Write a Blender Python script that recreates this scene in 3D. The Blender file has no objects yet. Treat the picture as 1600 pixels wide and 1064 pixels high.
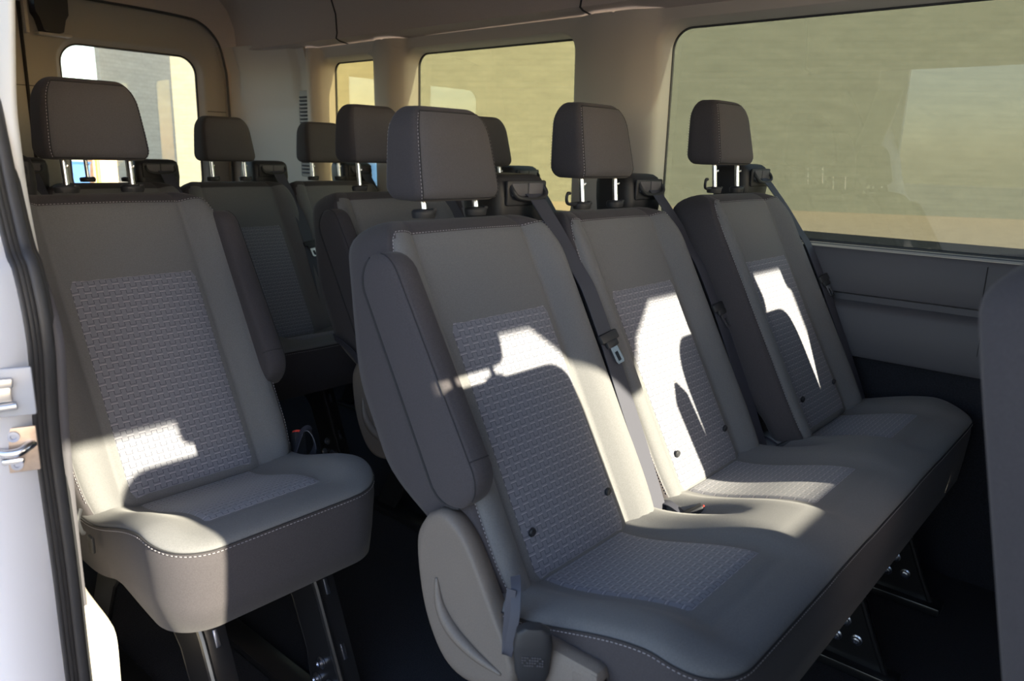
import bpy, bmesh, math, random
from mathutils import Vector, Matrix
random.seed(7)
S = bpy.context.scene
COL = S.collection
# ------------------------------------------------------------------ camera
cam_d = bpy.data.cameras.new('camera'); cam = bpy.data.objects.new('camera', cam_d); COL.objects.link(cam)
CR = Vector((0.66011, -0.75071, 0.02616)); CU = Vector((0.16071, 0.17516, 0.97134)); CF = Vector((0.73377, 0.63699, -0.23627))
m3 = Matrix((CR, CU, -CF)).transposed()
cam.matrix_world = Matrix.Translation((-0.51533, -1.01222, 1.09759)) @ m3.to_4x4()
cam_d.sensor_width = 36; cam_d.lens = 36*1190.54/1600; cam_d.clip_start = 0.05; cam_d.clip_end = 500
cam_d.dof.use_dof = True; cam_d.dof.focus_distance = 1.75; cam_d.dof.aperture_fstop = 5.6
S.camera = cam
# ------------------------------------------------------------------ sky and sun
w = bpy.data.worlds.new('sky'); S.world = w; w.use_nodes = True
wn = w.node_tree.nodes; wn.clear()
sky = wn.new('ShaderNodeTexSky'); sky.sky_type = 'NISHITA'; sky.sun_disc = False
sky.sun_elevation = math.radians(22); sky.sun_rotation = math.radians(174)
bg = wn.new('ShaderNodeBackground'); bg.inputs[1].default_value = 0.53
wo = wn.new('ShaderNodeOutputWorld')
wb = wn.new('ShaderNodeVectorMath'); wb.operation = 'MULTIPLY'; wb.inputs[1].default_value = (1.03, .98, .98)
w.node_tree.links.new(sky.outputs[0], wb.inputs[0]); w.node_tree.links.new(wb.outputs[0], bg.inputs[0]); w.node_tree.links.new(bg.outputs[0], wo.inputs[0])
SUN_DIR = Vector((-0.12, 1.0, -0.40)).normalized()
sl = bpy.data.lights.new('sun', 'SUN'); sl.energy = 19.5; sl.color = (1.0, 0.89, 0.69); sl.angle = math.radians(0.6)
so = bpy.data.objects.new('sun', sl); COL.objects.link(so); so.location = (0, -8, 6)
so.rotation_euler = SUN_DIR.to_track_quat('-Z', 'Y').to_euler()
S.view_settings.view_transform = 'Standard'; S.view_settings.look = 'None'
S.view_settings.gamma = 1; S.view_settings.use_curve_mapping = False
S.view_settings.exposure = 0.35
# ------------------------------------------------------------------ materials
MATS = {}
def sock(n, *names):
    for k in names:
        if k in n.inputs: return n.inputs[k]
def mat(name, col, rough=0.6, metal=0.0, bump=None, var=None, sheen=0.0, spec=0.5, coat=0.0):
    """col linear rgb; bump=(scale, strength, dist); var=(scale, amount)"""
    if name in MATS: return MATS[name]
    m = bpy.data.materials.new(name); m.use_nodes = True; nt = m.node_tree; b = nt.nodes['Principled BSDF']
    b.inputs['Base Color'].default_value = (*col, 1); b.inputs['Roughness'].default_value = rough
    b.inputs['Metallic'].default_value = metal
    sock(b, 'Specular IOR Level', 'Specular').default_value = spec
    if sheen: sock(b, 'Sheen Weight', 'Sheen').default_value = sheen
    if coat: sock(b, 'Coat Weight', 'Clearcoat').default_value = coat
    tc = nt.nodes.new('ShaderNodeTexCoord')
    if var:
        nz = nt.nodes.new('ShaderNodeTexNoise'); nz.inputs['Scale'].default_value = var[0]; nz.inputs['Detail'].default_value = 6
        nt.links.new(tc.outputs['Object'], nz.inputs['Vector'])
        mr = nt.nodes.new('ShaderNodeMapRange'); mr.inputs[1].default_value = .3; mr.inputs[2].default_value = .7
        mr.inputs[3].default_value = 1-var[1]; mr.inputs[4].default_value = 1+var[1]
        nt.links.new(nz.outputs[0], mr.inputs[0])
        vm = nt.nodes.new('ShaderNodeVectorMath'); vm.operation = 'SCALE'; vm.inputs[0].default_value = col
        nt.links.new(mr.outputs[0], vm.inputs['Scale']); nt.links.new(vm.outputs[0], b.inputs['Base Color'])
    if bump:
        nz = nt.nodes.new('ShaderNodeTexNoise'); nz.inputs['Scale'].default_value = bump[0]; nz.inputs['Detail'].default_value = 3
        nt.links.new(tc.outputs['Object'], nz.inputs['Vector'])
        bp = nt.nodes.new('ShaderNodeBump'); bp.inputs['Strength'].default_value = bump[1]; bp.inputs['Distance'].default_value = bump[2]
        nt.links.new(nz.outputs[0], bp.inputs['Height']); nt.links.new(bp.outputs[0], b.inputs['Normal'])
    MATS[name] = m; return m

F_FRONT = mat('grey_knit_fabric', (.140, .141, .146), .85, bump=(900, .35, .0006), var=(500, .10), sheen=.12, spec=.2)
F_HEAD = mat('dark_knit_fabric', (.080, .077, .084), .85, bump=(900, .35, .0006), var=(500, .10), sheen=.08, spec=.2)
F_SIDE = mat('charcoal_knit_fabric', (.056, .051, .056), .88, bump=(900, .35, .0006), var=(500, .12), sheen=.07, spec=.2)
F_BELT = mat('seat_belt_webbing', (.050, .052, .070), .55, bump=(400, .2, .0005), spec=.4)
P_BLACK = mat('black_plastic', (.022, .023, .027), .55, bump=(600, .12, .0004))
P_DARK = mat('charcoal_trim_plastic', (.085, .083, .095), .6, bump=(700, .2, .0004))
P_COVER = mat('taupe_plastic', (.155, .134, .118), .55, bump=(900, .35, .0005), var=(400, .08))
P_BEIGE = mat('beige_trim_plastic', (.50, .455, .40), .6, bump=(500, .1, .0004))
P_REAR = mat('grey_beige_trim_plastic', (.35, .335, .315), .6, bump=(500, .1, .0004))
LINER = mat('taupe_headliner_fabric', (.50, .43, .39), .95, bump=(600, .25, .0006), var=(300, .05))
CARPET = mat('navy_black_carpet', (.016, .017, .024), .95, bump=(420, .9, .003), var=(260, .35))
CHROME = mat('chrome_steel', (.72, .72, .74), .22, metal=1)
STEEL = mat('brushed_steel', (.62, .60, .58), .35, metal=1, bump=(60, .1, .001))
M_BLACK = mat('gloss_black_steel', (.014, .014, .016), .28, spec=.6)
RUBBER = mat('black_rubber', (.035, .036, .040), .5)
PAINT = mat('white_body_paint', (.70, .74, .84), .25, coat=.5)
STITCH = mat('grey_stitching_thread', (.42, .40, .42), .7)
RED = mat('red_release_button', (.75, .07, .05), .4)
DARKTHREAD = mat('dark_seam', (.02, .02, .023), .9)
BRONZE = mat('bronze_striker_plate', (.48, .38, .31), .38, metal=.6, var=(60, .2))
PLATE = mat('zinc_bolt', (.42, .45, .55), .3, metal=1)

def weave_mat():
    """basket weave: offset rows, pale dashes and dark stepped threads; UV is in metres"""
    m = bpy.data.materials.new('woven_grey_fabric'); m.use_nodes = True; nt = m.node_tree; N = nt.nodes; L = nt.links
    b = N['Principled BSDF']; b.inputs['Roughness'].default_value = .75
    sock(b, 'Specular IOR Level', 'Specular').default_value = .25
    sock(b, 'Sheen Weight', 'Sheen').default_value = .2
    uv = N.new('ShaderNodeUVMap'); sp = N.new('ShaderNodeSeparateXYZ'); L.new(uv.outputs[0], sp.inputs[0])
    def M(op, a, c=None, d=None):
        n = N.new('ShaderNodeMath'); n.operation = op
        for i, v in enumerate((a, c, d)):
            if v is None: continue
            if isinstance(v, (int, float)): n.inputs[i].default_value = v
            else: L.new(v, n.inputs[i])
        return n.outputs[0]
    PU, PV = .0217, .0132
    vv = M('DIVIDE', sp.outputs[1], PV); row = M('FLOOR', vv); t = M('SUBTRACT', 1.0, M('SUBTRACT', vv, row))
    odd = M('MULTIPLY', M('MODULO', M('ABSOLUTE', row), 2.0), .5)
    fu = M('FRACT', M('ADD', M('ADD', M('DIVIDE', sp.outputs[0], PU), odd), 50.0))
    c = M('ABSOLUTE', M('SUBTRACT', fu, .5))
    def near(x, at, w_): return M('LESS_THAN', M('ABSOLUTE', M('SUBTRACT', x, at)), w_)
    # pale dash; below it a dark stepped thread that joins the feet of its neighbours
    dash = M('MULTIPLY', near(t, .09, .075), M('LESS_THAN', c, .29))
    ver = M('MULTIPLY', near(c, .235, .024), near(t, .50, .28))
    top = M('MULTIPLY', near(t, .22, .03), M('LESS_THAN', c, .235))
    bot = M('MULTIPLY', near(t, .78, .04), M('GREATER_THAN', c, .235))
    dark = M('MAXIMUM', ver, M('MULTIPLY', M('MAXIMUM', top, bot), .8))
    ck = N.new('ShaderNodeMix'); ck.data_type = 'RGBA'
    ck.inputs[6].default_value = (.175, .180, .212, 1); ck.inputs[7].default_value = (.048, .050, .070, 1)
    L.new(dark, ck.inputs[0])
    c2 = N.new('ShaderNodeMix'); c2.data_type = 'RGBA'; c2.inputs[7].default_value = (.31, .295, .325, 1)
    L.new(ck.outputs[2], c2.inputs[6]); L.new(dash, c2.inputs[0]); L.new(c2.outputs[2], b.inputs['Base Color'])
    h = M('SUBTRACT', M('MULTIPLY', dash, .7), M('MULTIPLY', dark, 1.0))
    bp = N.new('ShaderNodeBump'); bp.inputs['Strength'].default_value = .30; bp.inputs['Distance'].default_value = .0006
    L.new(h, bp.inputs['Height']); L.new(bp.outputs[0], b.inputs['Normal'])
    return m
F_WEAVE = weave_mat()

def glass_mat(name, tint, refl=.9):
    m = bpy.data.materials.new(name); m.use_nodes = True; nt = m.node_tree; N = nt.nodes; L = nt.links
    N.remove(N['Principled BSDF']); out = N['Material Output']
    tr = N.new('ShaderNodeBsdfTransparent'); tr.inputs[0].default_value = (*tint, 1)
    gl = N.new('ShaderNodeBsdfGlossy'); gl.inputs['Roughness'].default_value = .0; gl.inputs[0].default_value = (refl, refl, refl, 1)
    fr = N.new('ShaderNodeFresnel'); fr.inputs[0].default_value = 1.45
    mx = N.new('ShaderNodeMixShader'); L.new(fr.outputs[0], mx.inputs[0]); L.new(tr.outputs[0], mx.inputs[1]); L.new(gl.outputs[0], mx.inputs[2])
    ge = N.new('ShaderNodeNewGeometry'); mr = N.new('ShaderNodeMapRange'); mr.inputs[3].default_value = 1.45; mr.inputs[4].default_value = 1/1.45
    L.new(ge.outputs['Backfacing'], mr.inputs[0]); L.new(mr.outputs[0], fr.inputs[0])
    L.new(mx.outputs[0], out.inputs[0]); return m
G_SIDE = glass_mat('green_tinted_glass', (.60, .62, .52))  # side window tints differ to carry the changing brightness of the wall outside
G_SMALL = glass_mat('yellow_green_tinted_glass', (.68, .66, .50))
G_FRONT = glass_mat('grey_green_tinted_glass', (.430, .470, .445))
G_REAR = glass_mat('lightly_tinted_rear_glass', (.95, .97, .93))
G_CLEAR = glass_mat('clear_windscreen_glass', (.93, .95, .93), .6)

# ------------------------------------------------------------------ mesh helpers
def mk(name, mesh, parent=None, loc=None, label=None, kind=None, cat=None, group=None):
    o = bpy.data.objects.new(name, mesh); COL.objects.link(o)
    if parent: o.parent = parent
    if loc: o.location = loc
    if label: o['label'] = label
    if kind: o['kind'] = kind
    if cat: o['category'] = cat
    if group: o['group'] = group
    return o
def empty(name, loc, label, cat, group=None):
    return mk(name, None, None, loc, label, None, cat, group)
def mesh_from(name, verts, faces, mats, midx=None, uvs=None, smooth=True, sharp=None):
    me = bpy.data.meshes.new(name); me.from_pydata([tuple(v) for v in verts], [], faces)
    for m in (mats if isinstance(mats, (list, tuple)) else [mats]): me.materials.append(m)
    if midx: me.polygons.foreach_set('material_index', midx)
    if uvs:
        ul = me.uv_layers.new(name='UVMap')
        for lp in me.loops: ul.data[lp.index].uv = uvs[lp.vertex_index]
    if smooth: me.polygons.foreach_set('use_smooth', [True]*len(me.polygons))
    bm = bmesh.new(); bm.from_mesh(me); bmesh.ops.recalc_face_normals(bm, faces=bm.faces)
    if sharp is not None:
        for e in bm.edges:
            if len(e.link_faces) == 2 and e.calc_face_angle(0) > sharp: e.smooth = False
    bm.to_mesh(me); bm.free(); me.update(); return me
class MB:
    """collects pieces of one mesh"""
    def __init__(s): s.v = []; s.f = []; s.mi = []
    def add(s, vs, fs, mi=0):
        o = len(s.v); s.v += [Vector(v) for v in vs]; s.f += [[i+o for i in f] for f in fs]; s.mi += [mi]*len(fs)
    def box(s, c, d, bev=0.0, M=None, mi=0, seg=2):
        bm = bmesh.new(); bmesh.ops.create_cube(bm, size=1)
        for v in bm.verts: v.co = Vector((v.co.x*d[0], v.co.y*d[1], v.co.z*d[2]))
        if bev: bmesh.ops.bevel(bm, geom=bm.edges[:], offset=bev, segments=seg, affect='EDGES', profile=.5)
        bm.verts.ensure_lookup_table()
        vs = [(M @ v.co if M else v.co) + Vector(c) for v in bm.verts]
        fs = [[v.index for v in f.verts] for f in bm.faces]; bm.free(); s.add(vs, fs, mi)
    def loft(s, rings, closed=True, cap=True, mi=0, loop=False):
        n = len(rings[0]); o = len(s.v)
        for r in rings: s.v += [Vector(p) for p in r]
        R = len(rings)
        for i in range(R if loop else R-1):
            a = o+i*n; b = o+((i+1) % R)*n
            for j in range(n if closed else n-1):
                k = (j+1) % n; s.f.append([a+j, a+k, b+k, b+j]); s.mi.append(mi)
        if cap and not loop and closed:
            s.f.append([o+j for j in range(n)][::-1]); s.mi.append(mi)
            s.f.append([o+(R-1)*n+j for j in range(n)]); s.mi.append(mi)
    def tube(s, pts, r, n=10, mi=0, cap=True):
        pts = [Vector(p) for p in pts]; rings = []; up = None
        for i, p in enumerate(pts):
            t = (pts[min(i+1, len(pts)-1)]-pts[max(i-1, 0)]).normalized()
            if up is None: up = Vector((0, 0, 1)) if abs(t.z) < .9 else Vector((1, 0, 0))
            a = (up - t*up.dot(t)).normalized(); b = t.cross(a); up = a
            rr = r[i] if isinstance(r, (list, tuple)) else r
            rings.append([p+a*rr*math.cos(2*math.pi*k/n)+b*rr*math.sin(2*math.pi*k/n) for k in range(n)])
        s.loft(rings, True, cap, mi)
    def sweep(s, pts, prof, side, mi=0, closed=True):
        """prof: (a,b) offsets, a along side(i), b along normal"""
        pts = [Vector(p) for p in pts]; rings = []
        for i, p in enumerate(pts):
            t = (pts[min(i+1, len(pts)-1)]-pts[max(i-1, 0)]).normalized()
            sd = side(i) if callable(side) else side
            sd = (sd - t*sd.dot(t)).normalized(); nn = t.cross(sd)
            rings.append([p+sd*a+nn*b for a, b in prof])
        s.loft(rings, closed, closed, mi)
    def mesh(s, name, mats, smooth=True, sharp=math.radians(40)):
        return mesh_from(name, s.v, s.f, mats, s.mi, None, smooth, sharp)
def cat_rom(P, k=8):
    P = [Vector(p) for p in P]; out = []
    for i in range(len(P)-1):
        p0 = P[max(i-1, 0)]; p1 = P[i]; p2 = P[i+1]; p3 = P[min(i+2, len(P)-1)]
        for j in range(k):
            t = j/k
            out.append(.5*((2*p1)+(p2-p0)*t+(2*p0-5*p1+4*p2-p3)*t*t+(3*p1-p0-3*p2+p3)*t**3))
    out.append(P[-1]); return out
def dashes(pts, L=.0035, gap=.003, r=.0005):
    """a run of short threads along a path"""
    mb = MB(); acc = 0; pts = [Vector(p) for p in pts]; on = True; cur = pts[0]; start = pts[0]; need = L
    for q in pts[1:]:
        while (q-cur).length > need:
            d = (q-cur).normalized(); e = cur+d*need
            if on:
                mb.tube([start, e], r, 4)
            on = not on; need = L if on else gap; cur = e; start = e
        need -= (q-cur).length; cur = q
    return mb
def sm(a, b, x):
    t = max(0, min(1, (x-a)/(b-a))); return t*t*(3-2*t)
CACHE = {}
def cached(key, fn):
    if key not in CACHE: CACHE[key] = fn()
    return CACHE[key]

# ------------------------------------------------------------------ seat backrest
class Back:
    """front line from bottom point to top point in the y-z plane, seat centre x = 0, collars at y = 0, z = 1"""
    def __init__(s, hw=.222, B=(-.345, .415), T=(-.040, .992), t=.097, armside=0, wi=.135, cr=.064, bulge=True):
        s.bulge = bulge
        s.hw = hw; s.cr = cr; s.B = Vector((0, *B)); s.T = Vector((0, *T)); s.a = (s.T-s.B).normalized()
        s.n = Vector((0, -s.a.z, s.a.y)); s.L = (s.T-s.B).length; s.t = t; s.arm = armside; s.wi = wi
    def prof(s, side):
        w = s.hw; wi = s.wi; t = s.t
        return [(.0, .004, 0), (wi*.35, .0035, 0), (wi*.7, .002, 0), (wi*.92, 0, 0), (wi, -.001, 0), (wi+.005, -.004, 0), (wi+.012, .002, 0), (wi+.024, .016, 0), (wi+.042, .027, 0),
                (w-.030, .030, 0), (w-.018, .026, 0), (w-.012, .020, 0), (w-.0105, .0165, 1), (w-.008, .017, 1), (w-.003, .004, 1), (w, -.018, 1), (w+.001, -t*.55, 1), (w-.002, -t+.022, 1), (w-.010, -t+.006, 1),
                (w-.028, -t, 1), (w*.45, -t-.003, 1), (0, -t-.004, 1)]
    def ring(s, sv, th=0.0, bott=False):
        """sv distance along the axis; th end rounding angle"""
        pts = []; r = .115; rr = .042
        L = s.L
        f = 1.0
        x = (sv-(L-r))/r
        shrink = 0
        if x > 0: shrink = s.cr*(1-math.sqrt(max(0, 1-min(x, 1)**2)))
        lo = sv/.12
        if lo < 1: shrink += .028*(1-math.sqrt(max(0, 1-(1-lo)**2)))
        bol = 1-.55*sm(L-.10, L, sv)
        thin = (.62+1.18*sm(.07, .30, sv)-.66*sm(.40, .62, sv)) if s.bulge else 1.0
        nc = -s.t*.45
        half = {}
        for side in (1, -1):
            hp = []
            for (u, n, m) in s.prof(side):
                uu = u
                if u > s.wi: uu = s.wi+(u-s.wi)*(s.prof(side)[15][0]-shrink-s.wi)/(s.prof(side)[15][0]-s.wi)
                nn = n*bol if n > 0.005 else (n*thin if n < -.02 else n)
                nn = nc+(nn-nc)*math.cos(th); uu = uu*(1-.10*(1-math.cos(th)))
                hp.append(s.B+s.a*(sv+max(0, -nn)*(.27 if s.bulge else 0)*sm(L-.10, L, sv))+s.n*nn+Vector((side*uu, 0, 0)))
            half[side] = hp
        return half[1]+half[-1][1:-1][::-1]
    def rings(s):
        out = []; rr = .040; n = 34
        for k in range(5): th = math.pi/2*(1-k/5)*.98; out.append(s.ring(rr*(1-math.sin(th))*.6, th))
        for k in range(n+1): out.append(s.ring(rr*.6+(s.L-rr*1.6)*k/n, 0))
        for k in range(1, 7): th = math.pi/2*k/6*.985; out.append(s.ring(s.L-rr+rr*math.sin(th), th))
        return out
    def mesh(s):
        R = s.rings(); n = len(R[0]); mb = MB(); mb.loft(R)
        K = len(s.prof(1)); mi = []
        frontset = set(range(0, 12)) | set(range(n-12, n))
        for f in mb.f:
            if len(f) > 4: mi.append(1); continue
            j = min(f[0] % n, f[1] % n) if abs(f[0] % n - f[1] % n) == 1 else n-1
            i = f[0]//n
            kk = j if j < 12 else n-1-j
            mi.append(0 if (j < 12 or j >= n-12) and 3 <= i < len(R)-6-{10: 1, 11: 3}.get(kk, 0) else 1)
        mb.mi = mi
        return mb.mesh('backrest', [F_FRONT, F_SIDE], sharp=None)
    def stitch(s):
        R = s.rings(); n = len(R[0]); path = []
        li = n-13; lr = 13
        left = [R[i][li]+s.n*.0012 for i in range(6, len(R)-9)]
        right = [R[i][lr]+s.n*.0012 for i in range(6, len(R)-9)]
        top = R[len(R)-6]
        order = [i for i in range(n-10, n)]+[i for i in range(0, 11)]
        tp = [R[-9][li]+s.n*.0012, R[-7][n-11]+s.n*.0012]+[top[i]+s.n*.001+s.a*.002 for i in order]+[R[-7][11]+s.n*.0012, R[-9][lr]+s.n*.0012]
        return [dashes(q).mesh('stitching', STITCH, sharp=None) for q in (left, tp, right)]
    def weave(s):
        vs = []; fs = []; uv = []; nu, nv = 16, 26; s0 = s.L*.035; s1 = s.L*.712
        # rounded lower edge as in the photo
        for j in range(nv+1):
            for i in range(nu+1):
                u = -s.wi+2*s.wi*i/nu
                sv = s0+(s1-s0)*j/nv
                au = abs(u)/s.wi
                n = .004*(1-au**2)+.0022*(1-sm(.93, 1, au))
                if j in (0, nv): n -= .003
                if i in (0, nu): n -= .0045
                p = s.B+s.a*sv+s.n*(n)+Vector((u*.999, 0, 0))
                vs.append(p); uv.append((u, sv))
        for j in range(nv):
            for i in range(nu):
                a = j*(nu+1)+i; fs.append([a, a+1, a+nu+2, a+nu+1])
        return mesh_from('woven_panel', vs, fs, F_WEAVE, None, uv)
    def armrest(s, side):
        """folded up along the side of the backrest"""
        mb = MB(); pts = []; n = 20; x0 = s.hw-.032; wd = .052
        rings = []; n = 28
        c0 = s.B+s.a*.180+s.n*.010; c1 = s.B+s.a*(s.L-.058)-s.n*.004
        Lr = (c1-c0).length; d = (c1-c0).normalized(); nn = Vector((0, -d.z, d.y))
        for k in range(n+1):
            f = .5-.5*math.cos(math.pi*k/n); q = c0+d*Lr*f
            e = min(f, 1-f)*Lr; hh = .052*(1+.16*(1-f))
            R = .05; sc = math.sqrt(max(.02, 1-(1-min(e/R, 1))**2)); hh *= sc
            wx = wd/2*(.55+.45*sc)
            ring = []
            for j in range(20):
                a = 2*math.pi*j/20; ca, sa = math.cos(a), math.sin(a)
                px = math.copysign(abs(ca)**.42, ca)*wx; pn = math.copysign(abs(sa)**.55, sa)*hh
                ring.append(q+Vector((side*(x0+wd/2)+px, 0, 0))+nn*pn)
            rings.append(ring)
        mb.loft(rings)
        jr = 7 if side < 0 else 3; jb = 12 if side < 0 else 18
        def off(q, k, d): return q+(q-(sum(rings[k], Vector())/20)).normalized()*d
        a_ = MB(); a_.tube([off(rings[k][jr], k, .0003) for k in range(2, n-1)], .0009, 5)
        g_ = MB(); g_.tube([off(rings[k][jb], k, -.001) for k in range(1, n)], .0032, 6)  # dark bead standing in for the shaded groove between armrest and backrest
        c_ = MB(); c_.tube([off(rings[7][j % 20], 7, .0003) for j in (range(2, 8) if side < 0 else range(3, 9))], .0009, 5)
        return mb.mesh('armrest', F_SIDE, sharp=None), [q.mesh('seam', DARKTHREAD) for q in (a_, g_, c_)]

def hr_pt(f, ang, hw, h, off=0.0):
    """point on the headrest skin: f height fraction, ang angle round it (-90 deg is the front)"""
    e = min(f, 1-f)*h; R = .026 if f < .5 else .050
    sc = math.sqrt(max(0.0, 1-(1-min(e/R, 1))**2))
    w_ = hw*(1-.15*f**1.4)-R*.62*(1-sc)+off; d = .056-.014*f-.024*(1-sc)+off
    if f <= 0 or f >= 1: w_ *= .93; d *= .7
    ca, sa = math.cos(ang), math.sin(ang)
    x = math.copysign(abs(ca)**.36, ca)*w_; y = math.copysign(abs(sa)**.36, sa)*d
    if y < 0: y -= .008*(1-(x/w_)**2)*sc
    return Vector((x, y+.020*f, h*f))
HA = math.radians(40.5)
def headrest_mesh(hw=.105, h=.162):
    mb = MB(); rings = []; n = 80; K = 26
    for k in range(K+1):
        f = .5-.5*math.cos(math.pi*k/K)
        rings.append([hr_pt(f, 2*math.pi*j/n, hw, h) for j in range(n)])
    mb.loft(rings); mi = []
    lo, hi = 49, 71
    for q in mb.f:
        if len(q) > 4: mi.append(1); continue
        k = q[0]//n; js = sorted(i % n for i in q); j = js[0]
        mi.append(0 if lo <= j < hi and js[-1]-js[0] == 1 and 3 <= k < K-4 else 1)
    mb.mi = mi
    return mb.mesh('headrest', [F_HEAD, F_SIDE], sharp=None)
def headrest_paths(hw=.105, h=.162, off=.0008, da=0.0):
    K = 26; fs = [.5-.5*math.cos(math.pi*k/K) for k in range(3, K-3)]; out = []
    al = 2*math.pi*49/80-da; ar = 2*math.pi*71/80+da
    left = [hr_pt(f, al, hw, h, off) for f in fs]; right = [hr_pt(f, ar, hw, h, off) for f in fs]
    top = [hr_pt(fs[-1], al+(ar-al)*i/24, hw, h, off) for i in range(25)]; bot = [hr_pt(fs[0], al+(ar-al)*i/24, hw, h, off) for i in range(25)]
    return left, right, top, bot
def headrest_stitch(hw=.105, h=.162):
    L_, R_, T_, B_ = headrest_paths(hw, h, .0009, .05)
    rear = [[hr_pt(f, a_, hw, h, .0009) for f in [.12+.7*i/20 for i in range(21)]] for a_ in (math.radians(138), math.radians(42))]
    return [dashes(p_).mesh('stitching', STITCH, sharp=None) for p_ in (L_, R_, rear[0], rear[1])]
def headrest_seam(hw=.105, h=.162):
    mb = MB()
    L_, R_, T_, B_ = headrest_paths(hw, h, .0002)
    mb.tube(L_+T_[1:-1]+R_[::-1]+B_[::-1][1:-1]+[L_[0]], .0011, 5); return mb.mesh('seam', DARKTHREAD)

def cushion_mesh(x0, x1, cents, wi=.118, yb=-.27, yf=-.665, zb=.325, seamz=.468, rc=.085):
    """upholstered cushion with front corners rounded in plan"""
    NX = max(36, int((x1-x0)/.0135)); NY = 46
    def ext(y):
        d = y-yf
        if d < rc: return rc-math.sqrt(max(0, rc*rc-(rc-d)**2))
        return 0
    def P(x, y):
        u = min(abs(x-c) for c in cents)
        # along depth: low at the back, crest near the front
        f = (y-yb)/(yf-yb)
        z = .435+.058*sm(.15, .80, f)
        b = sm(wi+.002, wi+.06, u)*(1-sm(.75, 1.0, f)*.9)
        z += .020*b
        g = math.exp(-((u-(wi+.004))/.004)**2)*.003*(1-sm(.8, .86, f)); z -= g
        g2 = math.exp(-((f-.83)/.012)**2)*.0022*(1-sm(wi-.01, wi+.02, u)); z -= g2
        # valley where two places meet
        for a, b_ in zip(cents, cents[1:]):
            mid = (a+b_)/2; z -= .030*math.exp(-((x-mid)/.017)**2)*(1-sm(.30, .62, f))
        return z
    R = .040; vs = []; fs = []; mi = []
    ys = [yb+(yf-yb)*(1-math.cos(math.pi/2*(j/NY)))**1.0 if False else yb+(yf-yb)*math.sin(math.pi/2*j/NY)**.9 for j in range(NY+1)]
    grid = []
    for y in ys:
        e = ext(y); a = x0+e; b = x1-e; row = []
        for i in range(NX+1):
            t = i/NX; t = .5-.5*math.cos(math.pi*t) if len(cents) == 1 else (t*.6+.4*(.5-.5*math.cos(math.pi*t)))
            x = a+(b-a)*t
            dl = min(x-x0, x1-x, y-yf)
            # distance to rounded plan outline
            cx = min(max(x, x0+rc), x1-rc); cy = max(y, yf+rc)
            dd = rc-math.hypot(x-cx, y-cy) if (x != cx or y != cy) else rc
            dd = max(0, min(dd, rc))
            drop = 0
            if dd < R: drop = (R-math.sqrt(max(0, R*R-(R-dd)**2)))*.36
            row.append(Vector((x, y, P(x, y)-drop)))
        grid.append(row)
    for r in grid: vs += r
    for j in range(NY):
        for i in range(NX):
            a = j*(NX+1)+i; fs.append([a, a+1, a+NX+2, a+NX+1]); mi.append(0)
    loop = [j*(NX+1) for j in range(NY+1)]+[NY*(NX+1)+i for i in range(1, NX+1)]+[j*(NX+1)+NX for j in range(NY-1, -1, -1)]
    base = [vs[i].copy() for i in loop]; prev = loop
    cxm = (x0+x1)/2
    lev = [(.0015, -.002), (.0, -.010), (-.001, -.03), (.001, -.06), (.004, -.10), (.010, None), (.03, None)]
    for li, (inn, dz) in enumerate(lev):
        cur = []
        for p in base:
            dirx = 0; cx = min(max(p.x, x0+rc), x1-rc); cy = max(p.y, yf+rc)
            v = Vector((cx-p.x, (cy-p.y), 0)); v = v.normalized() if v.length > 1e-6 else Vector((0, 0, 0))
            front = 1-sm(yf+.02, yf+.35, p.y)
            z = (p.z+dz) if dz is not None else (zb+.035*(1-front)+(0 if li == 5 else -.004))
            cur.append(len(vs)); vs.append(Vector((p.x, p.y, 0))+v*inn+Vector((0, 0, z)))
        for k in range(len(loop)-1):
            fs.append([prev[k], prev[k+1], cur[k+1], cur[k]]); mi.append(1)
        prev = cur
    fs.append(prev[::-1]); mi.append(1)
    fs.append(loop[:1]+[]+loop[-1:]+prev[-1:]+prev[:1]) if False else None
    me = mesh_from('cushion', vs, fs, [F_FRONT, F_SIDE], mi, None, True, math.radians(75))
    st = [vs[i] for i in loop]
    def off(p, d):
        cx = min(max(p.x, x0+rc), x1-rc); cy = max(p.y, yf+rc); v = Vector((p.x-cx, p.y-cy, 0))
        return p+(v.normalized()*.0015 if v.length > 1e-6 else Vector())+Vector((0, 0, d))
    path = [off(p, -.006) for p in st]
    smesh = dashes(path, .004, .003, .00055).mesh('stitching', STITCH, sharp=None)
    welt = MB(); welt.tube([off(p, -.0005) for p in st], .0011, 5); wm = welt.mesh('seam', DARKTHREAD)
    # woven inserts
    ins = []
    for c in cents:
        v2 = []; f2 = []; uv = []; nu, nv = 22, 22
        for j in range(nv+1):
            for i in range(nu+1):
                x = c-wi+2*wi*i/nu; y = -.33+(-.600+.33)*j/nv
                e = .0022
                if i in (0, nu) or j in (0, nv): e = -.003
                v2.append((x, y, P(x, y)+e)); uv.append((x-c, -y))
        for j in range(nv):
            for i in range(nu):
                a = j*(nu+1)+i; f2.append([a, a+1, a+nu+2, a+nu+1])
        ins.append(mesh_from('woven_panel', v2, f2, F_WEAVE, None, uv))
    return me, smesh, wm, ins

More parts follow.
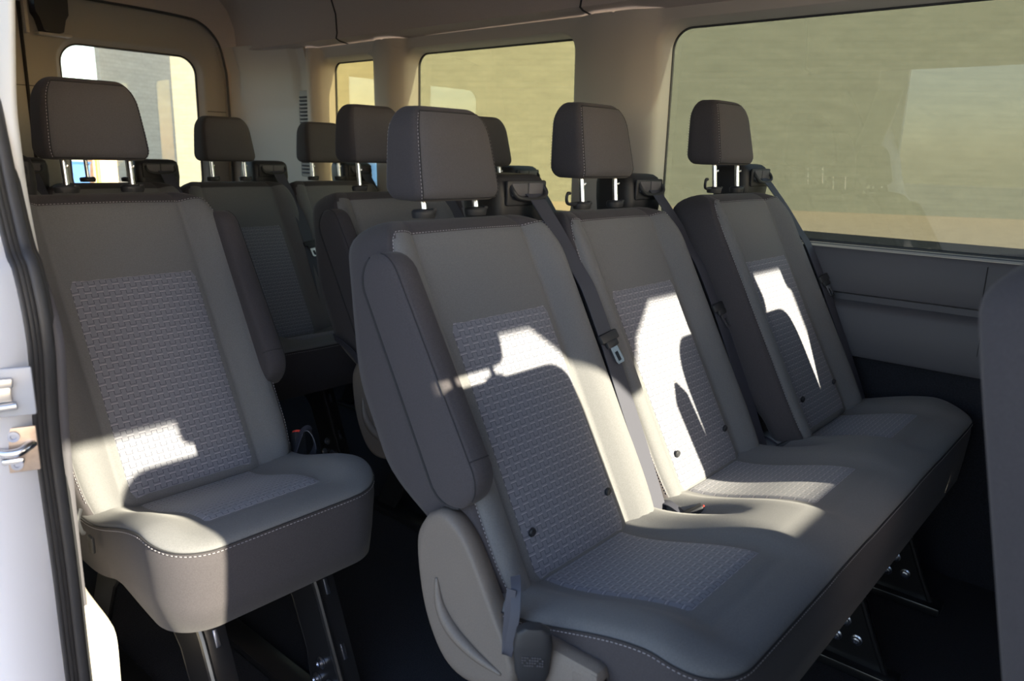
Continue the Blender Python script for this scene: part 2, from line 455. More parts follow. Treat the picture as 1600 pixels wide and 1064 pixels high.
BK = Back(); BKL = Back(armside=-1); BKR = Back(armside=1)
def collar_mesh():
    mb = MB(); rings = []
    for r, z in ((.020, -.014), (.0215, -.008), (.022, -.003), (.019, .0005), (.0075, .002)):
        rings.append([(r*1.15*math.cos(a*math.pi/8), r*.8*math.sin(a*math.pi/8), z) for a in range(16)])
    mb.loft(rings); mb.box((.014, -.010, .0), (.010, .010, .006), .002)
    return mb.mesh('collar', P_BLACK)
def post_mesh(L):
    mb = MB(); mb.tube([(0, -.002, -.01), (0, .004, L*.5), (0, .010, L)], .0062, 14); mb.box((.0045, -.004, L*.45), (.003, .004, .006), .0005)
    return mb.mesh('post', CHROME)
def hook_mesh():
    mb = MB(); P = cat_rom([(0, 0, 0), (-.03, -.004, .001), (-.042, -.006, .004), (-.048, -.008, .014), (-.044, -.008, .024), (-.036, -.008, .024)], 5)
    mb.tube(P, [.004]*5+[.0035]*(len(P)-5), 8); return mb.mesh('coat_hook', P_BLACK)
def tower_mesh():
    """belt guide box: slanted face to the front, wide shoulders, narrowing down"""
    mb = MB(); rings = []
    prof = [(-.245, .066, .045, .095), (-.12, .070, .040, .092), (-.085, .071, .028, .095), (-.065, .073, .010, .098), (-.045, .076, -.006, .100), (-.005, .079, -.010, .104), (.030, .078, -.006, .106), (.044, .075, .000, .104), (.051, .066, .010, .098), (.053, .05, .02, .09)]
    for z, w, y0, y1 in prof:
        c = (y0+y1)/2; d = (y1-y0)/2; ring = []
        for j in range(28):
            a = 2*math.pi*j/28; ca, sa = math.cos(a), math.sin(a)
            ring.append((math.copysign(abs(ca)**.3, ca)*w, c+math.copysign(abs(sa)**.4, sa)*d, z))
        rings.append(ring)
    mb.loft(rings); return mb.mesh('belt_guide', P_BLACK)
def tower_face():
    mb = MB(); mb.box((0, -.0105, .016), (.122, .008, .050), .0045)
    mb.box((-.025, -.0145, .023), (.046, .004, .026), .0015, mi=1); mb.box((.025, -.0145, .023), (.046, .004, .026), .0015, mi=1)
    P = cat_rom([(-.050, -.013, .030), (-.050, -.022, .018), (-.038, -.025, .008), (0, -.026, .004), (.038, -.025, .008), (.050, -.022, .018), (.050, -.013, .030)], 5)
    mb.tube(P, .0045, 8)
    P = [(.026*math.cos(a*math.pi/10)+.004, -.0075+.014*0, .011*math.sin(a*math.pi/10)-.022) for a in range(20)]
    mb.tube([(x, y-.001, z-.018) for x, y, z in P]+[(P[0][0], P[0][1]-.001, P[0][2]-.018)], .0016, 5)
    return mb.mesh('belt_slot', [P_BLACK, P_DARK])
def belt_mesh(path, w=.046, th=.0016, twist=0):
    mb = MB(); P = cat_rom(path, 6)
    def side(i):
        a = twist*sm(0, len(P)*.5, i); return Vector((math.cos(a), math.sin(a), 0))
    mb.sweep(P, [(-w/2, -th/2), (w/2, -th/2), (w/2, th/2), (-w/2, th/2)], side)
    return mb.mesh('seat_belt', F_BELT, sharp=math.radians(50))
def tongue_mesh():
    mb = MB()
    mb.box((0, 0, 0), (.056, .011, .020), .004); mb.box((0, -.001, -.014), (.036, .009, .016), .004)
    fr = [(-.011, -.022), (.011, -.022), (.0125, -.05), (.0095, -.056), (-.0095, -.056), (-.0125, -.05)]
    hole = [(-.005, -.032), (.005, -.032), (.005, -.050), (.0035, -.051), (-.0035, -.051), (-.005, -.050)]
    a = [(x, -.001-.0009, z) for x, z in fr]; b = [(x, -.001-.0009, z) for x, z in hole]
    a2 = [(x, -.001+.0009, z) for x, z in fr]; b2 = [(x, -.001+.0009, z) for x, z in hole]
    o = len(mb.v); mb.add(a+b+a2+b2, [[i, (i+1) % 6, 6+(i+1) % 6, 6+i] for i in range(6)]+[[12+i, 12+(i+1) % 6, 18+(i+1) % 6, 18+i] for i in range(6)]+[[i, (i+1) % 6, 12+(i+1) % 6, 12+i] for i in range(6)]+[[6+i, 6+(i+1) % 6, 18+(i+1) % 6, 18+i] for i in range(6)], 1)
    return mb.mesh('tongue', [P_BLACK, CHROME], sharp=math.radians(30))
def stud_mesh():
    mb = MB(); rings = []
    for r, z in ((.0075, 0), (.0078, .003), (.006, .0055), (.003, .0048)):
        rings.append([(r*math.cos(a*math.pi/8), -z, r*math.sin(a*math.pi/8)) for a in range(16)])
    mb.loft(rings); return mb.mesh('anchor_stud', P_BLACK)
def buckle_mesh():
    mb = MB(); mb.box((0, 0, 0), (.030, .022, .060), .005); mb.box((0, -.001, .031), (.020, .016, .006), .002, mi=1)
    return mb.mesh('buckle', [P_BLACK, RED])

BELT_PATH = [(.235, .004, 1.026), (.237, -.012, 1.016), (.238, -.040, .985), (.240, -.078, .939), (.242, -.118, .885), (.242, -.150, .845), (.240, -.196, .762), (.237, -.228, .700), (.235, -.250, .655), (.233, -.300, .552), (.232, -.345, .452), (.232, -.352, .43)]
def seat_unit(root, xc, arm=0, tower=1, hook=False, hr=.055, dy=0.0, dz=0.0, belt=True, detail=True, toff=.214, stud=True, yaw=0, headlabel=None):
    bk = {0: BK, -1: BKL, 1: BKR}[arm]
    o = mk('backrest', cached(('bk', arm), bk.mesh), root, (xc, dy, dz))
    mk('woven_panel', cached('wv', BK.weave), o)
    if detail: [mk('stitching', q, o) for q in cached(('bs', arm), bk.stitch)]
    if arm:
        am, sm_ = cached(('arm', arm), lambda: bk.armrest(arm)); ao = mk('armrest', am, root, (xc, dy, dz))
        for q in sm_: mk('seam', q, ao)
    if stud and detail:
        for sx in (-1, 1):
            mk('anchor_stud', cached('stud', stud_mesh), o, (sx*.108, -.303, .505))
    for sx in (-1, 1):
        mk('collar', cached('collar', collar_mesh), o, (sx*.0655, 0, 1.0))
    if hook: mk('coat_hook', cached('hook', hook_mesh), o, (-.085, 0, .997))
    h = mk('headrest', cached('hr', headrest_mesh), root, (xc, dy+.014+hr*.10, dz+.997+hr))
    if headlabel: h['label'] = headlabel
    for sx in (-1, 1):
        mk('post', cached('post%.3f' % hr, lambda: post_mesh(.04+hr)), h, (sx*.0655, -.014-hr*.10, .0-hr))
    if detail: [mk('stitching', q, h) for q in cached('hrs', headrest_stitch)]; mk('seam', cached('hrseam', headrest_seam), h)
    if tower:
        t = mk('belt_guide', cached('tower', tower_mesh), root, (xc+tower*toff, dy+.012, dz+1.008))
        mk('belt_slot', cached('tface', tower_face), t, (0, 0, 0))
        if belt:
            if tower > 0: b = mk('seat_belt', cached('belt', lambda: belt_mesh(BELT_PATH)), root, (xc+toff-.222, dy, dz))
            else:
                b = mk('seat_belt', cached('beltm', lambda: belt_mesh([(-x, y, z) for x, y, z in BELT_PATH])), root, (xc-toff+.185, dy, dz))
            tg = mk('tongue', cached('tongue', tongue_mesh), root, (xc+tower*(toff+(.020 if tower > 0 else .06)), dy-.203, dz+.757))
            tg.rotation_euler = (math.radians(-30), math.radians(-8), 0)
    return o

def leg_frame(w=.0):
    """pressed steel side frame: two splayed legs joined by a rail, flanged front edge"""
    mb = MB()
    out = [(-.66, .0), (-.70, .0), (-.585, .27), (-.555, .325), (-.20, .325), (-.16, .27), (-.02, .0), (-.09, .0), (-.13, .06), (-.215, .22), (-.25, .255), (-.47, .255), (-.505, .22), (-.55, .12), (-.56, .05), (-.54, .0)]
    n = len(out); t = .004
    mb.add([(-t, y, z) for y, z in out]+[(t, y, z) for y, z in out], [list(range(n)), list(range(n, 2*n))[::-1]]+[[i, (i+1) % n, n+(i+1) % n, n+i] for i in range(n)])
    mb.tube([(0, -.70, .004), (0, -.66, .09), (0, -.585, .27), (0, -.555, .322)], .0065, 8)
    mb.tube([(0, -.54, .004), (0, -.56, .05), (0, -.55, .12), (0, -.505, .22), (0, -.47, .252), (0, -.25, .252), (0, -.215, .22), (0, -.13, .06), (0, -.09, .004)], .005, 6)
    mb.box((.024, -.62, .16), (.044, .004, .30), .001, Matrix.Rotation(math.radians(-22), 4, 'X'))
    mb.box((0, -.38, .31), (.05, .36, .012), .003)
    mb.box((0, -.36, .012), (.055, .72, .022), .004)
    return mb.mesh('leg_frame', M_BLACK, sharp=math.radians(30))
def bolt_mesh():
    mb = MB(); rings = []
    for r, z in ((.0125, 0), (.0125, .002), (.009, .0035), (.008, .008), (.0045, .009), (.003, .006)):
        rings.append([(z, r*math.cos(a*math.pi/8), r*math.sin(a*math.pi/8)) for a in range(16)])
    mb.loft(rings); return mb.mesh('bolt', PLATE)
def slot_mesh():
    mb = MB(); mb.box((0, 0, 0), (.009, .003, .032), .0014); return mb.mesh('slot', PLATE)
def legs(root, xs):
    for x in xs:
        f = mk('leg_frame', cached('leg', leg_frame), root, (x, 0, 0))
        for (y, z) in ((-.605, .115), (-.632, .075), (-.585, .072)):
            mk('bolt', cached('bolt', bolt_mesh), f, (.005, y, z)).scale = (-1, 1, 1) if False else (1, 1, 1)
        for (y, z) in ((-.600, .115), (-.628, .078), (-.585, .072)):
            b = mk('bolt', cached('bolt', bolt_mesh), f, (-.005, y, z)); b.rotation_euler = (0, 0, math.pi)
        for (y, z) in ((-.582, .262), (-.632, .14)):
            s = mk('slot', cached('slot', slot_mesh), f, (.026, y, z)); s.rotation_euler = (math.radians(-22), 0, 0)
def cushion(root, x0, x1, cents, **k):
    me, st, wl, ins = cushion_mesh(x0, x1, cents, **k)
    c = mk('cushion', me, root); mk('stitching', st, c); mk('seam', wl, c)
    for i in ins: mk('woven_panel', i, c)
    mb = MB(); mb.box(((x0+x1)/2, -.40, .325), (x1-x0-.16, .26, .03), .008); mk('seat_pan', mb.mesh('seat_pan', M_BLACK), root)
    return c
def side_cover(x, side=-1):
    """egg-shaped plastic shield over the recliner"""
    pts = [(-.205, .552), (-.236, .568), (-.268, .560), (-.300, .528), (-.345, .455), (-.385, .385), (-.392, .352), (-.375, .325), (-.30, .300), (-.245, .315), (-.205, .375), (-.186, .450), (-.184, .512)]
    P = cat_rom([(0, *p) for p in pts+[pts[0]]], 5)[:-1]; c = sum(P, Vector())/len(P); mb = MB(); rings = []
    for sc, dx in ((1.0, .0), (1.0, .020), (.975, .027), (.93, .030), (.86, .0295), (.3, .0305)):
        rings.append([Vector((side*dx, c.y+(p.y-c.y)*sc, c.z+(p.z-c.z)*sc)) for p in P])
    mb.loft(rings)
    q = cat_rom([(side*.031, -.232, .455), (side*.033, -.243, .412), (side*.0335, -.272, .382), (side*.0325, -.32, .362), (side*.030, -.37, .352)], 6)
    mb.tube(q, [.002+.009*math.sin(math.pi*i/(len(q)-1)) for i in range(len(q))], 8)
    return mb.mesh('side_cover', P_COVER, sharp=None)

# ------------------------------------------------------------------ the seats
# three-place bench in the middle of the van
b = empty('bench_seat', (0, 0, 0), 'dark grey three-place bench seat nearest the camera, sunlit in patches, by the side wall', 'bench seat')
seat_unit(b, .47, arm=-1, hr=.018)
seat_unit(b, .94, hook=True, hr=.055)
seat_unit(b, 1.41, hook=True, dy=-.078, dz=.030, hr=.060)
cushion(b, .238, 1.675, [.47, .94, 1.41], yf=-.70)
legs(b, (.56, 1.12, 1.50))
mk('side_cover', side_cover(0), b, (.250, 0, 0), label='taupe plastic shield')
mb = MB(); mb.box((0, 0, 0), (.035, .11, .12), .014); mb.box((0, -.03, .03), (.037, .05, .05), .012)
mk('buckle_cover', mb.mesh('buckle_cover', P_COVER), b, (.228, -.49, .390))
# lap belt loop, hanging buckle
mb = MB(); lp = cat_rom([(.244, -.372, .505), (.230, -.386, .492), (.216, -.397, .465), (.208, -.398, .435), (.205, -.396, .415), (.207, -.392, .404), (.212, -.387, .403), (.215, -.384, .412), (.217, -.383, .435), (.221, -.382, .470), (.226, -.381, .495)], 8)
mb.sweep(lp, [(-.0075, -.0008), (.0075, -.0008), (.0075, .0008), (-.0075, .0008)], Vector((-.2, 1, 0)))
mk('lap_belt', mb.mesh('lap_belt', F_BELT), b)
mb = MB(); rings = []
for z, w_, d_ in ((.052, .012, .008), (.044, .023, .011), (.02, .027, .013), (-.02, .024, .013), (-.045, .017, .011), (-.050, .013, .008)):
    rings.append([(math.copysign(abs(math.cos(a*math.pi/10))**.5, math.cos(a*math.pi/10))*d_, math.copysign(abs(math.sin(a*math.pi/10))**.5, math.sin(a*math.pi/10))*w_, z) for a in range(20)])
mb.loft(rings)
ht = mk('hanging_tongue', mb.mesh('hanging_tongue', P_BLACK), b, (.196, -.447, .435)); ht.rotation_euler = (math.radians(0), math.radians(-8), math.radians(38))
mb = MB(); mb.box((0, 0, -.062), (.004, .026, .03), .001); mk('tongue_blade', mb.mesh('tongue_blade', CHROME), ht)
mb = MB()
for i in range(4):
    for j in range(9):
        if (i*7+j*3) % 5: mb.box((-.0138, -.014+j*.0034, .010-i*.0045), (.0012, .0022, .0022), .0003)
mk('raised_lettering', mb.mesh('raised_lettering', P_DARK), ht)
# red-topped buckles between the places
for (x, y, z, rx) in ((.720, -.405, .446, -62), (1.205, -.390, .448, -62)):
    o = mk('buckle', cached('buckle', buckle_mesh), b, (x, y, z)); o.rotation_euler = (math.radians(58), math.radians(8), math.radians(35)); o.scale = (.8, .8, .8)
    mb = MB(); mb.sweep(cat_rom([(x+.012, y+.09, z-.004), (x+.006, y+.05, z+.004), (x, y+.012, z-.004)], 5), [(-.018, -.001), (.018, -.001), (.018, .001), (-.018, .001)], Vector((1, .2, 0)))
    mk('buckle_strap', mb.mesh('buckle_strap', F_BELT), b)

# single seat beside the door opening
s1 = empty('single_seat', (.143, .717, 0), 'single dark grey van seat beside the door opening, sunlit on its lower left corner', 'seat')
seat_unit(s1, -.001, arm=1, tower=-1, dz=.013, hr=.055, belt=False, toff=.19, stud=False)
cushion(s1, -.212, .224, [.0], yf=-.665, zb=.335)
legs(s1, (-.13, .10))
mb = MB(); mb.sweep(cat_rom([(.225, -.33, .44), (.232, -.35, .49), (.240, -.37, .50), (.245, -.38, .46), (.24, -.34, .40)], 6), [(-.017, -.001), (.017, -.001), (.017, .001), (-.017, .001)], Vector((.5, 1, 0)))
mk('buckle_strap', mb.mesh('buckle_strap', F_BELT), s1)
o = mk('buckle', cached('buckle', buckle_mesh), s1, (.243, -.32, .452)); o.rotation_euler = (math.radians(-25), math.radians(15), 0)
mb = MB(); mb.tube(cat_rom([(-.236, -.395, .49), (-.245, -.405, .475), (-.240, -.40, .452), (-.232, -.385, .44)], 5), .004, 8); mb.box((-.228, -.405, .425), (.006, .02, .03), .002)
mk('release_strap', mb.mesh('release_strap', P_BLACK), s1)

# two-place bench behind the three-place one
c = empty('bench_seat', (0, .79, 0), 'two-place bench seat directly behind the three-place bench, half hidden', 'bench seat')
seat_unit(c, .94, arm=-1, hr=.068, detail=False); seat_unit(c, 1.41, hr=.062, detail=False)
cushion(c, .71, 1.675, [.94, 1.41]); legs(c, (.90, 1.45))
mk('side_cover', side_cover(0), c, (.722, 0, 0))
mb = MB(); mb.sweep(cat_rom([(.70, -.10, .60), (.688, -.22, .56), (.684, -.28, .47), (.684, -.30, .40)], 6), [(-.012, -.001), (.012, -.001), (.012, .001), (-.012, .001)], Vector((.2, 1, 0)))
mk('lap_belt', mb.mesh('lap_belt', F_BELT), c)
# back row
d = empty('bench_seat', (0, 1.718, -.010), 'four-place bench seat across the very back, below the rear window', 'bench seat')
for x, to in ((.117, .185), (.551, .175), (.985, .185), (1.42, .175)): seat_unit(d, x, hr=.060, detail=False, toff=to)
cushion(d, -.095, 1.638, [.117, .551, .985, 1.42]); legs(d, (.07, .52, .97, 1.44))

# front row: passenger seat at the right edge, driver seat beyond it
def front_seat(root, hw, arm, hz=1.087):
    bk = Back(hw=hw, B=(-.155, .46), T=(-.030, 1.050), t=.125, wi=.14, cr=.05, bulge=False)
    o = mk('backrest', bk.mesh(), root); [mk('stitching', q, o) for q in bk.stitch()]; mk('woven_panel', bk.weave(), o)
    R = bk.rings(); n = len(R[0])
    rs = dashes([R[i][n-20]+Vector((-.0012, .0008, 0)) for i in range(6, len(R)-5)], .004, .004, .0007)
    mk('rear_stitching', rs.mesh('rear_stitching', DARKTHREAD), o)
    for sx in (-1, 1): mk('collar', cached('collar', collar_mesh), o, (sx*.074, .0, 1.052))
    h = mk('headrest', cached('fhr', lambda: headrest_mesh(.118, .185)), root, (0, -.004, hz))
    for sx in (-1, 1): mk('post', cached('fpost', lambda: post_mesh(.05)), h, (sx*.074, .004, -.02))
    cu, st, wl, ins = cushion_mesh(-hw, hw, [0], yb=-.10, yf=-.66, zb=.36)
    cc = mk('cushion', cu, root, (0, 0, .02)); mk('seam', wl, cc)
    for i in ins: mk('woven_panel', i, cc)
    mb = MB(); mb.box((0, -.36, .19), (hw*1.7, .42, .36), .03); mk('pedestal', mb.mesh('pedestal', P_BLACK), root)
    if arm:
        mb = MB(); rings = []
        for k in range(13):
            f = k/12; e = min(f, 1-f)*.33; sc = math.sqrt(max(.05, 1-(1-min(e/.03, 1))**2))
            rings.append([(.034*(1-f)+math.copysign(abs(math.cos(a*math.pi/8))**.6, math.cos(a*math.pi/8))*(.026+.012*(1-f))*sc, -.10+.10*f+math.copysign(abs(math.sin(a*math.pi/8))**.6, math.sin(a*math.pi/8))*.045*sc, .50+.45*f) for a in range(16)])
        mb.loft(rings); mk('armrest', mb.mesh('armrest', F_SIDE), root, (-hw-.045, 0, 0))
p = empty('front_seat', (.420, -.983, 0), 'dark charcoal front seat cut off by the right edge of the picture', 'seat'); front_seat(p, .268, False)
dv = empty('front_seat', (1.277, -1.005, -.02), 'charcoal driver seat on the far side, outside the picture on the right', 'seat'); front_seat(dv, .222, True, 1.060)

# ------------------------------------------------------------------ van shell
def struct(name, mesh): return mk(name, mesh, kind='structure')
def extrude_y(prof, y0, y1, n, name, m, close=False, sharp=math.radians(35)):
    """prof list of (x,z) swept along y"""
    mb = MB(); rings = [[(x, y0+(y1-y0)*k/n, z) for x, z in prof] for k in range(n+1)]
    mb.loft(rings, closed=close, cap=close); return mb.mesh(name, m, sharp=sharp)
mb = MB(); mb.box((.78, .2, -.01), (2.0, 5.4, .02)); struct('floor', mb.mesh('floor', CARPET))
mb = MB(); mb.box((-37.5, 20, -.65), (85, 120, .1)); struct('ground', mb.mesh('ground', mat('grey_asphalt', (.17, .175, .19), .9, var=(8, .12), bump=(60, .3, .01))))
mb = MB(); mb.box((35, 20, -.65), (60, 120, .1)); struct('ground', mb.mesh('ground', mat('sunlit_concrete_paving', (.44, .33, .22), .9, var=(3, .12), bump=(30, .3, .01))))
# floor rails
for x in (.02, .26):
    mb = MB(); mb.box((x, .75, .004), (.035, 2.4, .008), .002)
    for k in range(60): mb.box((x, -.35+k*.04, .009), (.016, .018, .003), .001)
    mk('floor_rail', mb.mesh('floor_rail', M_BLACK), label='black seat rail in the carpet, %s under the single seat' % ('outer one' if x < .1 else 'inner one'), cat='rail')
# far side wall: lower trim
LOW = [(1.735, .880), (1.692, .878), (1.676, .872), (1.668, .860), (1.668, .765), (1.672, .752), (1.694, .745), (1.694, .728), (1.674, .718), (1.666, .705), (1.662, .590), (1.668, .578), (1.70, .574)]
struct('wall_right', extrude_y(LOW, -1.25, 2.3, 30, 'wall_right', P_DARK))
struct('trim_1', extrude_y([(1.70, .576), (1.715, .50), (1.72, .0), (1.74, -.02), (1.80, -.02), (1.80, .9), (1.735, .885)], -2.6, 2.9, 10, 'lower_carpet_trim', CARPET))
for yy in (-.665,):
    mb = MB(); mb.tube([(1.6665, yy, z) for z in (.86, .77)], .0012, 5); mb.tube([(1.6645, yy-.01, z) for z in (.705, .59)], .0012, 5); struct('trim_2', mb.mesh('panel_joint', DARKTHREAD))
def rrect(y0, y1, z0, z1, r, n=96):
    """rounded rectangle sampled at equal parameter, starting mid-bottom; returns (y,z)"""
    out = []; per = []
    cs = [((y1-r), (z0+r), -90), ((y1-r), (z1-r), 0), ((y0+r), (z1-r), 90), ((y0+r), (z0+r), 180)]
    q = n//4
    for cy, cz, a0 in cs:
        for k in range(q):
            a = math.radians(a0+90*k/(q-1)); out.append((cy+r*math.cos(a), cz+r*math.sin(a)))
    return out
def rectpts(y0, y1, z0, z1, n=96):
    out = []; q = n//4; c = ((y1, z0), (y1, z1), (y0, z1), (y0, z0))
    # each corner block collapses around its corner, spread along both edges
    prev = {0: (y0, z0), 1: (y1, z0), 2: (y1, z1), 3: (y0, z1)}; nxt = {0: (y1, z1), 1: (y0, z1), 2: (y0, z0), 3: (y1, z0)}
    for i, (cy, cz) in enumerate(c):
        for k in range(q):
            f = k/(q-1)*2-1
            if f < 0: p = prev[i]; t = -f*.12
            else: p = nxt[i]; t = f*.12
            out.append((cy+(p[0]-cy)*t, cz+(p[1]-cz)*t))
    return out
def side_cell(name, cell, win, r, m, pil=1.618, top=1.655, xs=1.70):
    y0, y1, z0, z1 = cell; a, b_, c_, d_ = win
    def X(y, z):
        base = 1.672+(top-1.672)*sm(c_, d_+.04, z)
        gap = (a-y0) if y < (a+b_)/2 else (y1-b_); ey = max(0, min(1, (1-min(y-y0, y1-y)/max(gap, .01))/.62))
        return base+(pil-base)*(ey*.8+.2*sm(0, 1, ey))
    def mix(p, q, t): return (p[0]+(q[0]-p[0])*t, p[1]+(q[1]-p[1])*t)
    outer = rectpts(*cell); hole = rrect(a-.012, b_+.012, c_-.006, d_+.012, r+.01); glass = rrect(a, b_, c_, d_, r); rings = []
    for t in (0, .25, .5, .75, .92):
        rings.append([(X(*mix(o_, h_, t)), *mix(o_, h_, t)) for o_, h_ in zip(outer, hole)])
    for t, x in ((.0, .012), (.5, .024)):
        rings.append([(X(*mix(h_, g_, t))*(1-t*.5)+xs*(t*.5)+x*.4, *mix(h_, g_, t)) for h_, g_ in zip(hole, glass)])
    rings.append([(xs+.020, *g_) for g_ in glass])
    mb = MB(); mb.loft([list(r_) for r_ in rings], closed=True, cap=False); struct(name, mb.mesh(name, m, sharp=math.radians(50)))
    return glass, xs+.020
def window(idx, win, r, xg, glassm, axis='x'):
    P = rrect(*win, r)
    root = mk('window_%d' % idx, None, None, (0, 0, 0), kind='structure')
    f = (lambda p, d=0: Vector((xg+d, p[0], p[1]))) if axis == 'x' else (lambda p, d=0: Vector((p[0], xg+d, p[1])))
    mb = MB(); n = len(P); big = rrect(win[0]-.012, win[1]+.012, win[2]-.012, win[3]+.012, r+.012)
    cy = (win[0]+win[1])/2; cz = (win[2]+win[3])/2
    mb.loft([[f(q, .004) for q in big], [f(q, .008) for q in big]]); mk('glass_pane', mb.mesh('glass_pane', glassm), root)
    mb = MB(); pts = [f(q, .001) for q in P]; pts = pts+[pts[0], pts[1]]
    mb.tube(pts, .0055, 6); mk('gasket', mb.mesh('gasket', RUBBER), root)
W1 = (-1.00, .292, .880, 1.495); W2 = (.640, 1.478, .880, 1.492); W3 = (1.700, 2.050, .895, 1.487)
side_cell('wall_right_upper_trim', (-1.18, .455, .872, 1.545), W1, .065, P_BEIGE)
side_cell('wall_right_upper_trim', (.455, 1.590, .872, 1.545), W2, .055, P_BEIGE)
side_cell('wall_right_upper_trim', (1.590, 2.130, .872, 1.545), W3, .04, P_BEIGE)
window(1, W1, .065, 1.722, G_FRONT); window(2, W2, .055, 1.722, G_SIDE); window(3, W3, .04, 1.722, G_SMALL)
# rear corner pillar panel with louvred vent
plan = cat_rom([(1.618, 2.130, 0), (1.645, 2.150, 0), (1.658, 2.20, 0), (1.655, 2.35, 0), (1.638, 2.50, 0), (1.605, 2.65, 0), (1.556, 2.735, 0), (1.556, 2.765, 0)], 6)
mb = MB(); zs = [.0, .55, .86, .88, 1.0, 1.28, 1.30, 1.34, 1.45, 1.545, 1.58]
mb.loft([[(p_.x-(.014 if z > 1.32 and p_.y > 2.25 and p_.x > 1.6 else 0)-max(0, z-1.45)*.25*(1 if p_.y > 2.14 else 0), p_.y, z) for p_ in plan] for z in zs], closed=False, cap=False)
struct('trim_3', mb.mesh('corner_pillar_trim', P_BEIGE))
vt = empty('air_vent', (1.656, 2.195, 0), 'louvred air vent in the beige rear corner pillar beside the small window', 'vent')
mb = MB(); mb.box((.004, 0, 1.17), (.012, .115, .40), .010, Matrix.Rotation(math.radians(0), 4, 'Z')); mk('vent_frame', mb.mesh('vent_frame', P_REAR), vt)
mb = MB()
for k in range(22): mb.box((-.006, 0, .99+k*.0165), (.010, .085, .005), .001, Matrix.Rotation(math.radians(0), 4, 'Z') @ Matrix.Rotation(math.radians(35), 4, 'Y'))
mk('louvre', mb.mesh('louvre', P_DARK), vt)
# headliner
HL = [(1.662, 1.538), (1.650, 1.548), (1.600, 1.556), (1.585, 1.563), (1.590, 1.585), (1.585, 1.66), (1.555, 1.74), (1.49, 1.82), (1.38, 1.88), (1.2, 1.915), (.775, 1.94)]
full = HL+[(1.55-x, z) for x, z in HL[:-1][::-1]]
struct('ceiling', extrude_y(full, -2.0, 2.735, 40, 'ceiling', LINER, sharp=math.radians(60)))
mb = MB(); mb.box((.775, .4, 2.0), (2.1, 4.8, .03)); struct('trim_4', mb.mesh('roof_skin', PAINT))
for y in (.560, 1.850, -.75):
    mb = MB(); mb.tube([(x-(.001 if x > .775 else -.001), y, z-.001) for x, z in full], .0035, 6); struct('trim_5', mb.mesh('headliner_joint', DARKTHREAD))
# rear wall: doors with windows
def rear_cell(name, cell, win, r, m, y=2.750):
    outer = rectpts(*cell); hole = rrect(win[0]-.03, win[1]+.03, win[2]-.03, win[3]+.03, r+.03); glass = rrect(*win, r)
    def mix(p, q, t): return (p[0]+(q[0]-p[0])*t, p[1]+(q[1]-p[1])*t)
    rings = [[(*[mix(o_, h_, t)[0]], y, mix(o_, h_, t)[1]) for o_, h_ in zip(outer, hole)] for t in (0, .5, 1)]
    rings.append([(h_[0], y+.012, h_[1]) for h_ in [mix(h, g, .35) for h, g in zip(hole, glass)]])
    rings.append([(g_[0], y+.035, g_[1]) for g_ in glass])
    mb = MB(); mb.loft(rings, closed=True, cap=False); return mk(name, mb.mesh(name, m, sharp=math.radians(50)), kind='structure')
WR = (.812, 1.424, .86, 1.522)
d1 = rear_cell('door_1', (.668, 1.575, .62, 1.74), WR, .085, P_REAR); window(4, WR, .085, 2.785, G_REAR, 'y')
WL = (.03, .55, .86, 1.522)
d2 = rear_cell('door_2', (-.05, .660, .62, 1.74), WL, .085, P_REAR); window(5, WL, .085, 2.785, G_REAR, 'y')
mb = MB(); mb.box((1.12, 2.765, .31), (.90, .03, .63), .01); mb.box((.31, 2.765, .31), (.70, .03, .63), .01); mb.box((.78, 2.79, 1.87), (2.4, .03, .30)); mb.box((1.68, 2.79, 1.60), (.20, .03, .3))
mb.box((1.68, 2.80, .9), (.24, .02, 1.9)); mb.box((-.14, 2.80, .9), (.24, .02, 1.9)); mb.box((.664, 2.79, 1.0), (.03, .01, 1.4))
struct('wall_back', mb.mesh('wall_back', P_DARK))
def resample(P, n):
    P = [Vector(p_) for p_ in P]; L_ = [0]
    for a_, b_ in zip(P, P[1:]): L_.append(L_[-1]+(b_-a_).length)
    out = []
    for k in range(n):
        t = L_[-1]*k/(n-1); i = max(j for j in range(len(L_)) if L_[j] <= t+1e-9); i = min(i, len(P)-2)
        out.append(P[i].lerp(P[i+1], (t-L_[i])/max(1e-9, L_[i+1]-L_[i])))
    return out
arc_h = cat_rom([(1.556, 2.722, 1.30), (1.556, 2.722, 1.40), (1.545, 2.722, 1.50), (1.515, 2.722, 1.60), (1.44, 2.722, 1.672), (1.32, 2.722, 1.695), (.9, 2.722, 1.705)], 6)
arc_f = arc_h+[Vector((1.55-p_.x, p_.y, p_.z)) for p_ in arc_h[::-1]]
out_f = [Vector((1.72, 2.68, 1.30))]+[Vector((x, 2.68, z)) for x, z in full]+[Vector((-.17, 2.68, 1.30))]
ra = resample(arc_f, 90); rb = resample(out_f, 90)
mb = MB(); mb.loft([ra, [a_.lerp(b_, .12)+Vector((0, -.004, 0)) for a_, b_ in zip(ra, rb)], [a_.lerp(b_, .5) for a_, b_ in zip(ra, rb)], rb], closed=False, cap=False)
struct('trim_16', mb.mesh('headliner_end', LINER, sharp=None))
